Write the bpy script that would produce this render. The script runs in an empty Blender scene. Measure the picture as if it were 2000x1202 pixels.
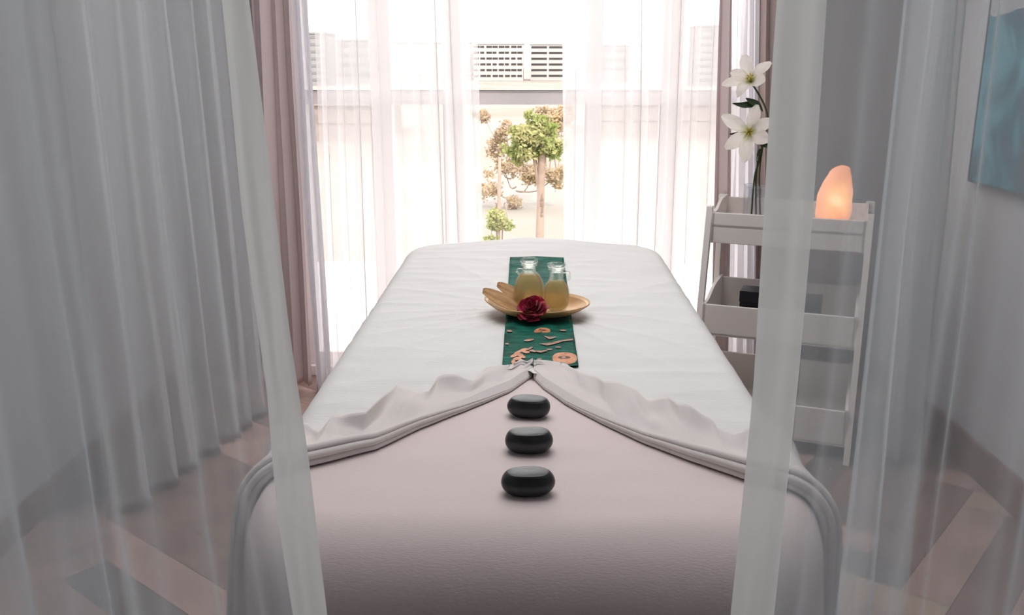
import bpy, bmesh, math, random
from math import sin, cos, pi, radians, tan, atan, hypot, exp, sqrt
from mathutils import Vector, Matrix, noise, Euler
random.seed(7)
S = bpy.context.scene
COL = S.collection

# ------------------------------------------------------------ camera
FL, HZ, VX = 1800.0, 120.0, 1045.0           # focal length in px, horizon row, vanishing column (2000x1202 frame)
CH = 1.45
TH = atan((601 - HZ) / FL)
PSI = atan((VX - 1000) / FL * cos(TH))
cd = bpy.data.cameras.new('camera'); cam = bpy.data.objects.new('camera', cd); COL.objects.link(cam)
cd.sensor_fit = 'HORIZONTAL'; cd.sensor_width = 36; cd.lens = FL * 36 / 2000
cd.clip_start = .02; cd.clip_end = 3000
cam.location = (0, 0, CH)
RM = Matrix.Rotation(PSI, 3, 'Z') @ Matrix.Rotation(pi / 2 - TH, 3, 'X')
cam.rotation_euler = RM.to_euler()
S.camera = cam
# ------------------------------------------------------------ world, light, exposure
SKY = 3.2
w = bpy.data.worlds.new('daylight'); S.world = w; w.use_nodes = True
bg = w.node_tree.nodes['Background']; bg.inputs[0].default_value = (1.0, .985, .975, 1); bg.inputs[1].default_value = SKY
sl = bpy.data.lights.new('sun', 'SUN'); so = bpy.data.objects.new('sun', sl); COL.objects.link(so)
sl.energy = 3.0; sl.angle = radians(2); sl.color = (1, .9, .74)
so.rotation_euler = Vector((-.45, 1.0, -1.0)).to_track_quat('-Z', 'Y').to_euler()   # from over the building towards the street
pl = bpy.data.lights.new('window_portal', 'AREA'); po = bpy.data.objects.new('window_portal', pl); COL.objects.link(po)
pl.shape = 'RECTANGLE'; pl.size = 2.4; pl.size_y = 2.5; pl.cycles.is_portal = True
po.location = (0.0, 4.32, 1.33); po.rotation_euler = (-pi / 2, 0, 0)
fl = bpy.data.lights.new('table_fill_light', 'AREA'); fo = bpy.data.objects.new('table_fill_light', fl); COL.objects.link(fo)
fl.shape = 'RECTANGLE'; fl.size = 1.6; fl.size_y = 1.8; fl.energy = 24; fl.color = (1, .98, .985)  # soft fill added above the table to brighten it, no real ceiling fitting
fo.location = (0, 2.4, 2.66); fo.rotation_euler = (0, 0, 0)
S.view_settings.view_transform = 'Standard'; S.view_settings.look = 'None'
S.view_settings.gamma = 1; S.view_settings.use_curve_mapping = False
S.view_settings.exposure = 0.12
S.cycles.transparent_max_bounces = 24
S.cycles.max_bounces = 8; S.cycles.diffuse_bounces = 4; S.cycles.transmission_bounces = 8
S.cycles.caustics_reflective = False; S.cycles.caustics_refractive = False
S.cycles.use_denoising = True

def ray(px, py):
    return RM @ Vector(((px - 1000) / FL, (601 - py) / FL, -1))
def P(px, py, Y):                # point of the place on the plane y = Y
    r = ray(px, py); k = Y / r.y
    return Vector((r.x * k, Y, CH + r.z * k))
def F(px, py, z=0.0):            # point on the horizontal plane z
    r = ray(px, py); k = (z - CH) / r.z
    return Vector((r.x * k, r.y * k, z))
def X(px, py, Y): return P(px, py, Y).x
def Zz(py, Y): return P(VX, py, Y).z

# ------------------------------------------------------------ naming helpers
def tag(o, label=None, cat=None, group=None, kind=None):
    if label: o['label'] = label
    if cat: o['category'] = cat
    if group: o['group'] = group
    if kind: o['kind'] = kind
    return o
def empty(name, loc, label, cat, group=None, rz=0):
    o = bpy.data.objects.new(name, None); COL.objects.link(o); o.location = loc; o.rotation_euler = (0, 0, rz)
    o.empty_display_size = .05
    return tag(o, label, cat, group)
def link(name, bm, mats, parent=None, smooth=True, doubles=False):
    if doubles: bmesh.ops.remove_doubles(bm, verts=bm.verts, dist=1e-5)
    me = bpy.data.meshes.new(name); bm.normal_update(); bm.to_mesh(me); bm.free()
    if smooth:
        for p in me.polygons: p.use_smooth = True
    if not isinstance(mats, (list, tuple)): mats = [mats]
    for m in mats: me.materials.append(m)
    o = bpy.data.objects.new(name, me); COL.objects.link(o)
    if parent: o.parent = parent
    return o
def struct(name, bm, m, smooth=False):
    return tag(link(name, bm, m, None, smooth), kind='structure')

# ------------------------------------------------------------ shape helpers
def box(bm, a, b, M=None, mi=0, bev=0.0):
    x0, y0, z0 = a; x1, y1, z1 = b
    t = bmesh.new()
    vs = [t.verts.new(v) for v in ((x0,y0,z0),(x1,y0,z0),(x1,y1,z0),(x0,y1,z0),(x0,y0,z1),(x1,y0,z1),(x1,y1,z1),(x0,y1,z1))]
    for f in ((3,2,1,0),(4,5,6,7),(0,1,5,4),(1,2,6,5),(2,3,7,6),(3,0,4,7)): t.faces.new([vs[i] for i in f])
    if bev: bmesh.ops.bevel(t, geom=list(t.edges), offset=bev, segments=2, profile=.5, affect='EDGES')
    join(bm, t, M, mi)
def join(bm, t, M=None, mi=0):
    mp = {}
    for v in t.verts: mp[v] = bm.verts.new(M @ v.co if M else v.co)
    for f in t.faces:
        try: g = bm.faces.new([mp[v] for v in f.verts]); g.material_index = mi if mi else f.material_index
        except ValueError: pass
    t.free()
def grid(bm, pts, closed_u=False, mi=0, cap0=False, cap1=False):
    """pts[v][u] -> faces"""
    rows = [[bm.verts.new(p) for p in r] for r in pts]
    n = len(rows[0])
    for a, b in zip(rows, rows[1:]):
        for i in range(n if closed_u else n - 1):
            j = (i + 1) % n
            f = bm.faces.new((a[i], a[j], b[j], b[i])); f.material_index = mi
    if cap0: bm.faces.new(list(reversed(rows[0]))).material_index = mi
    if cap1: bm.faces.new(rows[-1]).material_index = mi
    return rows
def lathe(bm, prof, seg=40, M=None, cap0=True, cap1=True, sx=1, sy=1, sup=2.0):
    t = bmesh.new(); rows = []
    for r, z in prof:
        row = []
        for i in range(seg):
            a = 2 * pi * i / seg; c, s = cos(a), sin(a)
            k = (abs(c) ** sup + abs(s) ** sup) ** (-1 / sup)
            row.append((r * c * k * sx, r * s * k * sy, z))
        rows.append(row)
    grid(t, rows, True, 0, cap0, cap1)
    join(bm, t, M)
def tube(bm, pts, rad, seg=10, cap=True):
    pts = [Vector(p) for p in pts]; n = len(pts); rows = []
    rr = rad if isinstance(rad, (list, tuple)) else [rad] * n
    up = Vector((0, 0, 1)); prev = None
    for i, p in enumerate(pts):
        d = (pts[min(i + 1, n - 1)] - pts[max(i - 1, 0)]).normalized()
        if prev is None:
            a = d.cross(up)
            if a.length < .1: a = d.cross(Vector((1, 0, 0)))
        else: a = prev - d * prev.dot(d)
        a.normalize(); prev = a; b = d.cross(a)
        rows.append([p + (a * cos(2 * pi * k / seg) + b * sin(2 * pi * k / seg)) * rr[i] for k in range(seg)])
    grid(bm, rows, True, 0, cap, cap)
def smooth_path(pts, n=24):
    pts = [Vector(p) for p in pts]; out = []
    for i in range(n + 1):
        u = i / n * (len(pts) - 1); k = min(int(u), len(pts) - 2); f = u - k
        p0 = pts[max(k - 1, 0)]; p1 = pts[k]; p2 = pts[k + 1]; p3 = pts[min(k + 2, len(pts) - 1)]
        out.append(.5 * ((2 * p1) + (p2 - p0) * f + (2 * p0 - 5 * p1 + 4 * p2 - p3) * f * f + (3 * p1 - p0 - 3 * p2 + p3) * f ** 3))
    return out
def lerp(a, b, t): return a + (b - a) * t
def ss(a, b, x):
    t = max(0, min(1, (x - a) / (b - a))); return t * t * (3 - 2 * t)
def interp(pts, x):
    """piecewise-linear y(x) of a sorted list, extrapolated at both ends"""
    for (x0, y0), (x1, y1) in zip(pts, pts[1:]):
        if x <= x1: break
    return y0 + (y1 - y0) * (x - x0) / (x1 - x0)

# ------------------------------------------------------------ materials
def mat(name):
    m = bpy.data.materials.new(name); m.use_nodes = True
    nt = m.node_tree; nt.nodes.clear()
    o = nt.nodes.new('ShaderNodeOutputMaterial')
    return m, nt, o
def nd(nt, t, **k):
    n = nt.nodes.new(t)
    for a, b in k.items():
        if a.startswith('i_'): n.inputs[a[2:].replace('_', ' ')].default_value = b
        else: setattr(n, a, b)
    return n
def c4(c): return (c[0], c[1], c[2], 1)
def srgb(r, g, b):
    f = lambda v: (v / 255 / 12.92) if v <= 10 else ((v / 255 + .055) / 1.055) ** 2.4
    return (f(r), f(g), f(b))
def tex_coord(nt, scale=(1, 1, 1), rot=(0, 0, 0), out='Object'):
    tc = nd(nt, 'ShaderNodeTexCoord'); mp = nd(nt, 'ShaderNodeMapping')
    mp.inputs['Scale'].default_value = scale; mp.inputs['Rotation'].default_value = rot
    nt.links.new(tc.outputs[out], mp.inputs[0]); return mp.outputs[0]
def solid(name, col, rough=.6, metal=0, spec=.4, col2=None, nscale=8, stretch=(1, 1, 1), bump=0, bscale=200, bstretch=(1, 1, 1), detail=4, **extra):
    m, nt, o = mat(name)
    p = nd(nt, 'ShaderNodeBsdfPrincipled')
    p.inputs['Base Color'].default_value = c4(col); p.inputs['Roughness'].default_value = rough
    p.inputs['Metallic'].default_value = metal; p.inputs['Specular IOR Level'].default_value = spec
    for k, v in extra.items(): p.inputs[k.replace('_', ' ')].default_value = v
    if col2:
        n = nd(nt, 'ShaderNodeTexNoise'); n.inputs['Scale'].default_value = nscale; n.inputs['Detail'].default_value = detail
        nt.links.new(tex_coord(nt, stretch), n.inputs['Vector'])
        r = nd(nt, 'ShaderNodeValToRGB'); r.color_ramp.elements[0].position = .35; r.color_ramp.elements[1].position = .65
        r.color_ramp.elements[0].color = c4(col); r.color_ramp.elements[1].color = c4(col2)
        nt.links.new(n.outputs['Fac'], r.inputs[0]); nt.links.new(r.outputs[0], p.inputs['Base Color'])
    if bump:
        n = nd(nt, 'ShaderNodeTexNoise'); n.inputs['Scale'].default_value = bscale; n.inputs['Detail'].default_value = 5
        nt.links.new(tex_coord(nt, bstretch), n.inputs['Vector'])
        b = nd(nt, 'ShaderNodeBump'); b.inputs['Strength'].default_value = bump; b.inputs['Distance'].default_value = .002
        nt.links.new(n.outputs['Fac'], b.inputs['Height']); nt.links.new(b.outputs[0], p.inputs['Normal'])
    nt.links.new(p.outputs[0], o.inputs[0])
    return m
def sheer(name, col, t, transl=.6, streak=.25, sscale=60):
    """thin woven gauze: light passes between threads (less at grazing angles), threads scatter both ways"""
    m, nt, o = mat(name); L = nt.links.new
    geo = nd(nt, 'ShaderNodeNewGeometry'); dot = nd(nt, 'ShaderNodeVectorMath', operation='DOT_PRODUCT')
    L(geo.outputs['Normal'], dot.inputs[0]); L(geo.outputs['Incoming'], dot.inputs[1])
    ab = nd(nt, 'ShaderNodeMath', operation='ABSOLUTE'); L(dot.outputs['Value'], ab.inputs[0])
    mx = nd(nt, 'ShaderNodeMath', operation='MAXIMUM'); L(ab.outputs[0], mx.inputs[0]); mx.inputs[1].default_value = .16
    inv = nd(nt, 'ShaderNodeMath', operation='DIVIDE'); inv.inputs[0].default_value = 1; L(mx.outputs[0], inv.inputs[1])
    n = nd(nt, 'ShaderNodeTexNoise'); n.inputs['Scale'].default_value = sscale; n.inputs['Detail'].default_value = 3
    L(tex_coord(nt, (1, 1, .04)), n.inputs['Vector'])
    s1 = nd(nt, 'ShaderNodeMath', operation='MULTIPLY_ADD'); L(n.outputs['Fac'], s1.inputs[0]); s1.inputs[1].default_value = -streak; s1.inputs[2].default_value = t + streak * .5
    pw = nd(nt, 'ShaderNodeMath', operation='POWER', use_clamp=True); L(s1.outputs[0], pw.inputs[0]); L(inv.outputs[0], pw.inputs[1])
    d = nd(nt, 'ShaderNodeBsdfDiffuse'); d.inputs[0].default_value = c4(col)
    tl = nd(nt, 'ShaderNodeBsdfTranslucent'); tl.inputs[0].default_value = c4(col)
    m1 = nd(nt, 'ShaderNodeMixShader'); m1.inputs[0].default_value = transl; L(d.outputs[0], m1.inputs[1]); L(tl.outputs[0], m1.inputs[2])
    tr = nd(nt, 'ShaderNodeBsdfTransparent')
    m2 = nd(nt, 'ShaderNodeMixShader'); L(pw.outputs[0], m2.inputs[0]); L(m1.outputs[0], m2.inputs[1]); L(tr.outputs[0], m2.inputs[2])
    L(m2.outputs[0], o.inputs[0])
    return m
def pane(name, tint=(1, 1, 1), gl=.05):
    m, nt, o = mat(name); L = nt.links.new
    tr = nd(nt, 'ShaderNodeBsdfTransparent'); tr.inputs[0].default_value = c4(tint)
    g = nd(nt, 'ShaderNodeBsdfGlossy'); g.inputs['Roughness'].default_value = .02
    mx = nd(nt, 'ShaderNodeMixShader'); mx.inputs[0].default_value = gl
    L(tr.outputs[0], mx.inputs[1]); L(g.outputs[0], mx.inputs[2]); L(mx.outputs[0], o.inputs[0]); return m

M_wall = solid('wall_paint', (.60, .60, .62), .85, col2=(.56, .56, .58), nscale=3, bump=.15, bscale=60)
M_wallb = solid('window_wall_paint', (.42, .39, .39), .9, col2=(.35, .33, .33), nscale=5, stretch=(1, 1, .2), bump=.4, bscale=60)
M_ceil = solid('ceiling_paint', (.8, .8, .8), .9)
M_white = solid('white_lacquer', (.80, .78, .76), .35, spec=.5)
M_frame = solid('window_frame_white', (.92, .85, .84), .45)
M_line = solid('rubber_seal', (.12, .10, .10), .6)
M_base = solid('baseboard_wood', srgb(150, 118, 104), .5, col2=srgb(126, 98, 90), nscale=6, stretch=(1, 8, 8))
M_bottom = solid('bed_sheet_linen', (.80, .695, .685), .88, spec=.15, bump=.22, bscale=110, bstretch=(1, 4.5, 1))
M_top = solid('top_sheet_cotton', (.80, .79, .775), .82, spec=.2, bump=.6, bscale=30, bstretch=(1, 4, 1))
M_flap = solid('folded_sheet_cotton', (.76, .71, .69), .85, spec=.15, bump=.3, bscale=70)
M_stone = solid('polished_basalt', (.011, .013, .015), .33, spec=.5, col2=(.019, .023, .026), nscale=30, bump=.2, bscale=120)
M_pad = solid('table_vinyl', (.5, .45, .4), .5)
M_wood = solid('beech_wood', (.45, .3, .18), .5, col2=(.38, .24, .14), nscale=10, stretch=(1, 1, .1))
M_mauve = solid('mauve_drape_cloth', srgb(232, 214, 214), .85, spec=.1, bump=.2, bscale=300)
M_taupe = solid('taupe_drape_cloth', srgb(190, 172, 168), .9, spec=.1)
M_shelf = solid('shelf_paint', (.84, .79, .76), .45, spec=.4)
M_black = solid('black_card', (.012, .012, .016), .35)
M_dgrey = solid('dark_grey_card', (.10, .10, .11), .5)

SH_win = sheer('window_voile', (.975, .955, .955), .44, .6, .08, 20)
SH_bun = sheer('gathered_voile', (.95, .94, .97), .30, .6, .1, 60)
SH_fg = sheer('grey_gauze', (.70, .76, .80), .67, .55, .05, 50)
SH_hem = sheer('grey_gauze_doubled', (.88, .92, .91), .13, .5, .05, 60)
SH_wall = sheer('pale_gauze', (.76, .77, .78), .45, .55, .12, 70)

# ------------------------------------------------------------ room shell
YW, XL, XR, YB, ZC = 4.16, -1.62, 1.60, -1.4, 2.7
# herringbone floor
M_pl = [solid('oak_plank_%s' % nme, srgb(*c), .55, spec=.35, col2=srgb(*[int(v * .88) for v in c]), nscale=5, stretch=(1, 1, 1), bump=.1, bscale=40)
        for nme, c in (('rosy', (190, 160, 150)), ('grey', (132, 122, 118)), ('beige', (196, 172, 152)), ('brown', (150, 126, 116)))]
bm = bmesh.new()
Wp, m_ = .135, 5
def inroom(q): return XL - .5 < q.x < XR + .5 and YB < q.y < YW + .1
R45 = Matrix.Rotation(radians(52), 3, 'Z')
rnd = random.Random(3)
from itertools import product
def clip_poly(poly):
    def cl(pl_, ax, val, sgn):
        out = []
        for i in range(len(pl_)):
            a, b = pl_[i - 1], pl_[i]
            ia, ib = sgn * (a[ax] - val) <= 0, sgn * (b[ax] - val) <= 0
            if ia != ib:
                t = (val - a[ax]) / (b[ax] - a[ax]); out.append(a.lerp(b, t))
            if ib: out.append(b)
        return out
    for ax, val, s in ((0, XL - .1, -1), (0, XR + .1, 1), (1, YB, -1), (1, YW + .12, 1)):
        poly = cl(poly, ax, val, s)
        if len(poly) < 3: return None
    return poly
for n in range(-9, 10):
    for k in range(-50, 60):
        for typ in (0, 1):
            ox, oy = n * m_, -n * m_
            if typ == 0: a, b = (k + ox, k + oy), (k + ox + m_, k + oy + 1)
            else: a, b = (k + ox + m_, k + oy + 1 - m_), (k + ox + m_ + 1, k + oy + 1)
            g = .006
            cs = [Vector((x, y, 0)) for x, y in ((a[0] + g, a[1] + g), (b[0] - g, a[1] + g), (b[0] - g, b[1] - g), (a[0] + g, b[1] - g))]
            cs = [R45 @ (c * Wp) + Vector((.32, 1.2, 0)) for c in cs]
            ci = rnd.choice((0, 0, 1, 1, 2, 3, 3))
            c2 = clip_poly(cs)
            if c2:
                f = bm.faces.new([bm.verts.new(v) for v in c2]); f.material_index = ci
box(bm, (XL - .1, YB, -.06), (XR + .1, YW + .12, -.002), mi=3)
tag(link('floor', bm, M_pl, None, False), kind='structure')
bm = bmesh.new(); box(bm, (XL - .1, YB, ZC), (XR + .1, YW + .12, ZC + .1)); struct('ceiling', bm, M_ceil)
bm = bmesh.new(); box(bm, (XL - .1, YB, 0), (XL, YW + .12, ZC)); struct('wall_left', bm, M_wall)
bm = bmesh.new(); box(bm, (XR, YB, 0), (XR + .1, YW + .12, ZC)); struct('wall_right', bm, M_wall)
bm = bmesh.new(); box(bm, (XL - .1, YB - .1, 0), (XR + .1, YB, ZC)); struct('wall_rear', bm, M_wall)
WX0, WX1, WZ0, WZ1 = X(560, 300, YW), X(1470, 300, YW), .05, 2.55
bm = bmesh.new()
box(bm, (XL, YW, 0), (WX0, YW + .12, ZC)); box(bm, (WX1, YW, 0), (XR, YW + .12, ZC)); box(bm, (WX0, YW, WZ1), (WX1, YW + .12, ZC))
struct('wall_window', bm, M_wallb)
bm = bmesh.new(); box(bm, (WX0, YW - .02, 0), (WX1, YW + .12, WZ0), bev=.004); struct('trim_sill', bm, M_frame)
bm = bmesh.new(); box(bm, (XR - .018, YB, 0), (XR, YW, .13), bev=.004); struct('baseboard_right', bm, M_base)
bm = bmesh.new(); box(bm, (XL, YB, 0), (XL + .018, YW, .10), bev=.004); struct('baseboard_left', bm, M_base)

# window 1 (wall of glazing): frame, mullions, transom, seals, glass
win = bpy.data.objects.new('window_1', None); COL.objects.link(win); tag(win, kind='structure')
win.location = (0, YW, 0)
def wpart(name, a, b, m=M_frame, bev=.004):
    bm = bmesh.new(); box(bm, (a[0], a[1] - YW, a[2]), (b[0], b[1] - YW, b[2]), bev=bev)
    return link(name, bm, m, win, False)
zt0, zt1 = Zz(205, YW + .02), Zz(178, YW + .02)
wpart('frame_rail', (WX0, YW + .02, WZ0), (WX1, YW + .08, Zz(690, YW + .02)))
wpart('frame_rail', (WX0, YW + .02, WZ1 - .06), (WX1, YW + .08, WZ1))
cols = [(WX0, X(600, 300, YW)), (X(727, 300, YW), X(767, 300, YW)), (X(868, 300, YW), X(905, 300, YW)),
        (X(1143, 300, YW), X(1173, 300, YW)), (X(1288, 300, YW), X(1326, 300, YW)), (X(1440, 300, YW), WX1)]
for a, b in cols: wpart('mullion', (a, YW + .015, WZ0), (b, YW + .085, WZ1))
xg = [(cols[i][1], cols[i + 1][0]) for i in range(5)]
M_glass = pane('window_glass', (1, 1, 1), .04)
for i, (a, b) in enumerate(xg):
    wpart('transom', (a, YW + .02, zt0), (b, YW + .08, zt1))
    wpart('seal', (a, YW + .012, zt1), (b, YW + .02, zt1 + .004), M_line, 0)
    wpart('seal', (b - .004, YW + .012, WZ0 + .1), (b, YW + .02, zt0), M_line, 0)
    wpart('glass_pane', (a, YW + .048, WZ0 + .1), (b, YW + .052, zt0), M_glass, 0)
    wpart('glass_pane', (a, YW + .048, zt1), (b, YW + .052, WZ1 - .06), M_glass, 0)

# ------------------------------------------------------------ outside
GZ = -6.0
M_deck = solid('white_deck', (.86, .86, .86), .7)
M_ground = solid('pale_pavement', (.27, .25, .23), .9, col2=(.22, .19, .155), nscale=.05)
M_facade = solid('white_facade', (.46, .43, .42), .8)
M_facade_pink = solid('rose_facade', (.27, .22, .20), .8)
M_facade_grey = solid('grey_facade', (.24, .24, .245), .8)
M_strip = solid('dark_glazing', (.035, .03, .03), .4)
M_strip2 = solid('mid_grey_glazing', (.16, .16, .17), .4)
bm = bmesh.new(); box(bm, (-3.2, YW + .12, -.25), (3.4, 6.9, -.04)); tag(link('terrace_deck', bm, M_deck, None, False), kind='structure')
bm = bmesh.new(); box(bm, (-500, 9, GZ - .2), (500, 900, GZ)); tag(link('street_ground', bm, M_ground, None, False), kind='structure')
def building(px0, px1, ytop, D, m, label, rows, nseg, ms, gaps=True, z0=GZ):
    a, b = P(px0, ytop, D), P(px1, ytop, D)
    e = empty('building', ((a.x + b.x) / 2, D, z0), label, 'building')
    bm = bmesh.new(); h = (b.x - a.x) / 2
    box(bm, (-h, 0, 0), (h, 18, a.z - z0)); link('wall', bm, m, e, False)
    bm = bmesh.new(); box(bm, (-h - .3, -.4, a.z - z0), (h + .3, 18, a.z - z0 + .5)); link('roof_slab', bm, m, e, False)
    H = a.z - z0; fh = min(3.2, H / (rows + .3)); rn = random.Random(int(px0))
    for r in range(rows):
        z = H - (r + 1) * fh + fh * .35
        seg = 2 * h / nseg
        for s in range(nseg):
            x0 = -h + s * seg + seg * .06; x1 = x0 + seg * (.88 if not gaps else rn.uniform(.6, .9))
            bm = bmesh.new(); box(bm, (x0, -.15, z), (x1, .1, z + fh * .34))
            link('window_band', bm, ms, e, False)
building(925, 1022, 86, 380, M_facade, 'pale office block with broken rows of dark windows seen in the curtain gap', 6, 8, M_strip)
building(1036, 1105, 87, 385, M_facade, 'pale block with long dark window lines right of the office block', 6, 2, M_strip, False)
building(642, 724, 80, 330, M_facade_grey, 'grey block behind the left voile with faint floors', 4, 2, M_strip2, False)
building(600, 632, 66, 300, M_facade_grey, 'narrow grey tower at the left edge of the window', 7, 1, M_strip2, False)
building(1168, 1232, 90, 350, M_facade_grey, 'plain grey block behind the right voile', 3, 1, M_strip2, False)
building(1366, 1425, 52, 300, M_facade_grey, 'banded grey tower at the right edge of the window', 8, 1, M_strip2, False)
building(1165, 1420, 203, 95, M_facade_pink, 'low rose building behind the right voile', 1, 4, M_facade_pink, False)
building(560, 730, 206, 90, M_facade_pink, 'low rose building behind the left voile', 1, 3, M_facade_pink, False)
building(735, 925, 84, 400, M_facade, 'long white block between the grey block and the office block', 5, 4, M_facade, False)
# trees
def leaf_mat(name, a, b):
    m, nt, o = mat(name); L = nt.links.new
    n = nd(nt, 'ShaderNodeTexNoise'); n.inputs['Scale'].default_value = 1.1; n.inputs['Detail'].default_value = 3; L(tex_coord(nt), n.inputs['Vector'])
    r = nd(nt, 'ShaderNodeValToRGB'); r.color_ramp.elements[0].position = .4; r.color_ramp.elements[1].position = .6
    r.color_ramp.elements[0].color = c4(a); r.color_ramp.elements[1].color = c4(b); L(n.outputs['Fac'], r.inputs[0])
    d = nd(nt, 'ShaderNodeBsdfDiffuse'); t = nd(nt, 'ShaderNodeBsdfTranslucent'); L(r.outputs[0], d.inputs[0]); L(r.outputs[0], t.inputs[0])
    x = nd(nt, 'ShaderNodeMixShader'); x.inputs[0].default_value = .4; L(d.outputs[0], x.inputs[1]); L(t.outputs[0], x.inputs[2]); L(x.outputs[0], o.inputs[0])
    return m
M_leafg = leaf_mat('green_foliage', (.27, .33, .10), (.42, .40, .20))
M_leafy = leaf_mat('golden_foliage', (.44, .34, .20), (.46, .36, .27))
M_bark = solid('sunlit_bark', (.34, .25, .2), .9, col2=(.28, .2, .16), nscale=3)
def tree(px, pyb, D, blobs, ml, label, r0=.17, leaf=.2):
    base = P(px, pyb, D)
    e = empty('tree', (base.x, D, GZ), label, 'tree')
    pts = [Vector((0, 0, 0)), Vector((.05, .1, base.z - GZ)), Vector((.1, 0, base.z - GZ + 2.4))]
    bm = bmesh.new(); tube(bm, smooth_path(pts, 8), [r0 * (1 - .06 * i) for i in range(9)], 10)
    rn = random.Random(int(px)); top = pts[2]
    for (bx, by, r, n) in blobs:
        c = P(bx, by, D) - Vector((base.x, D, GZ)); 
        tube(bm, smooth_path([Vector((.08, 0, c.z * .55)), (top + c) / 2 + Vector((0, .2, -.3)), c], 6), [r0 * .35 * (1 - i * .12) for i in range(7)], 6)
    link('trunk', bm, M_bark, e)
    bm = bmesh.new()
    for (bx, by, r, n) in blobs:
        c = P(bx, by, D) - Vector((base.x, D, GZ)); R = r * D / FL
        clumps = [Vector((rn.gauss(0, .42), rn.gauss(0, .42), rn.gauss(0, .32))) * R for _ in range(9)]
        for i in range(n * 3):
            d = rn.choice(clumps) + Vector((rn.gauss(0, 1), rn.gauss(0, 1), rn.gauss(0, .8))) * R * .26
            q = c + d; s = leaf * .42 * rn.uniform(.6, 1.3); u = Vector((rn.gauss(0, 1), rn.gauss(0, 1), rn.gauss(0, 1))).normalized()
            v = u.orthogonal().normalized()
            bm.faces.new([bm.verts.new(q + k) for k in (u * s, v * s * .6, -u * s, -v * s * .6)])
    link('foliage', bm, ml, e, False)
tree(1053, 400, 30, [(1040, 262, 34, 800), (1020, 300, 26, 420), (1072, 285, 26, 380), (1018, 262, 20, 200), (1055, 240, 22, 260)], M_leafg, 'slender tree with green crown seen in the curtain gap')
tree(1005, 470, 48, [(988, 250, 18, 200), (965, 290, 24, 160), (985, 330, 22, 140), (1090, 235, 24, 220), (1085, 345, 22, 160), (1040, 345, 28, 180), (960, 370, 26, 130), (1000, 395, 22, 90), (1075, 262, 30, 160)], M_leafy, 'golden hazy tree behind the green tree', .14, .26)
tree(968, 520, 20, [(962, 440, 14, 160), (975, 425, 18, 180), (958, 470, 14, 120), (992, 440, 12, 60)], M_leafg, 'low leafy shrub at the lower left of the curtain gap', .06, .11)
tree(1075, 500, 60, [(945, 228, 14, 130), (1100, 220, 20, 200), (1060, 222, 16, 140)], M_leafy, 'far golden tree whose crown tops the green tree', .14, .3)

# ------------------------------------------------------------ curtains
def curtain(bm, x0t, x1t, x0b, x1b, Yt0, Yt1, zt, zb, nf, amp, seed=1, nu=None, nz=28, flat=1.0, lean=0, sharp=0.0):
    """hanging cloth between two rod points, folds run down it. amp grows to the hem"""
    nu = nu or int(nf * 14)
    rn = random.Random(seed); ph = [0]; am = []
    for i in range(int(nf) + 3): ph.append(ph[-1] + rn.uniform(.55, 1.5)); am.append(rn.uniform(.5, 1.25))
    tot = ph[int(nf)]
    rows = []
    for j in range(nz + 1):
        v = j / nz; z = lerp(zt, zb, v); row = []
        for i in range(nu + 1):
            u = i / nu; q = u * int(nf)
            k = int(min(q, int(nf) - 1e-6)); f = q - k
            s = lerp(ph[k], ph[k + 1], f) / tot                # uneven pleats
            s = lerp(s, u, .3)
            A = amp * (am[k] * (1 - f) + am[k + 1] * f) * lerp(flat * .75, 1.0, v)
            wob = noise.noise(Vector((u * 3 + seed, v * 1.6, seed * .7)))
            a = 2 * pi * q + wob * 1.4
            off = A * (sin(a) + sharp * sin(2 * a + 1)) + .5 * amp * noise.noise(Vector((u * nf * .8, v * 2.2 + 5, seed)))
            xx = lerp(lerp(x0t, x1t, s), lerp(x0b, x1b, s), v ** 1.15 if lean == 0 else v)
            yy = lerp(Yt0, Yt1, s)
            dx, dy = (x1t - x0t), (Yt1 - Yt0); l = hypot(dx, dy) or 1
            hx = .35 * A * sin(2 * a)
            row.append((xx - dy / l * off + dx / l * hx, yy + dx / l * off + dy / l * hx, z + (.006 * sin(a) if j == nz else 0)))
        rows.append(row)
    grid(bm, rows)
    return rows
ZR = 2.48
def hung(name, label, cat, m, group=None, hem=True, hem_m=None, **k):
    bm = bmesh.new(); rows = curtain(bm, **k)
    o = tag(link(name, bm, m), label, cat, group)
    if hem:      # stitched double hem along the bottom
        bm = bmesh.new(); r0 = [Vector(p) for p in rows[-1]]; 
        up = Vector((0, 0, .03)); off = .0015
        dn = []
        for i, p in enumerate(r0):
            t = (r0[min(i + 1, len(r0) - 1)] - r0[max(i - 1, 0)]); nrm = Vector((t.y, -t.x, 0)).normalized() * off
            dn.append(nrm)
        grid(bm, [[p + up + n for p, n in zip(r0, dn)], [p + n - Vector((0, 0, .001)) for p, n in zip(r0, dn)], [p - n - Vector((0, 0, .001)) for p, n in zip(r0, dn)], [p + up - n for p, n in zip(r0, dn)]])
        link('hem', bm, hem_m or m, o)
    return o
def col_at(pt, pb, Y, zt=ZR, zb=0.02):
    """x at rod height and hem height of a straight line seen through pixels pt, pb on plane Y"""
    a, b = P(pt[0], pt[1], Y), P(pb[0], pb[1], Y); k = (b.x - a.x) / (b.z - a.z)
    return a.x + (zt - a.z) * k, a.x + (zb - a.z) * k
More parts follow.
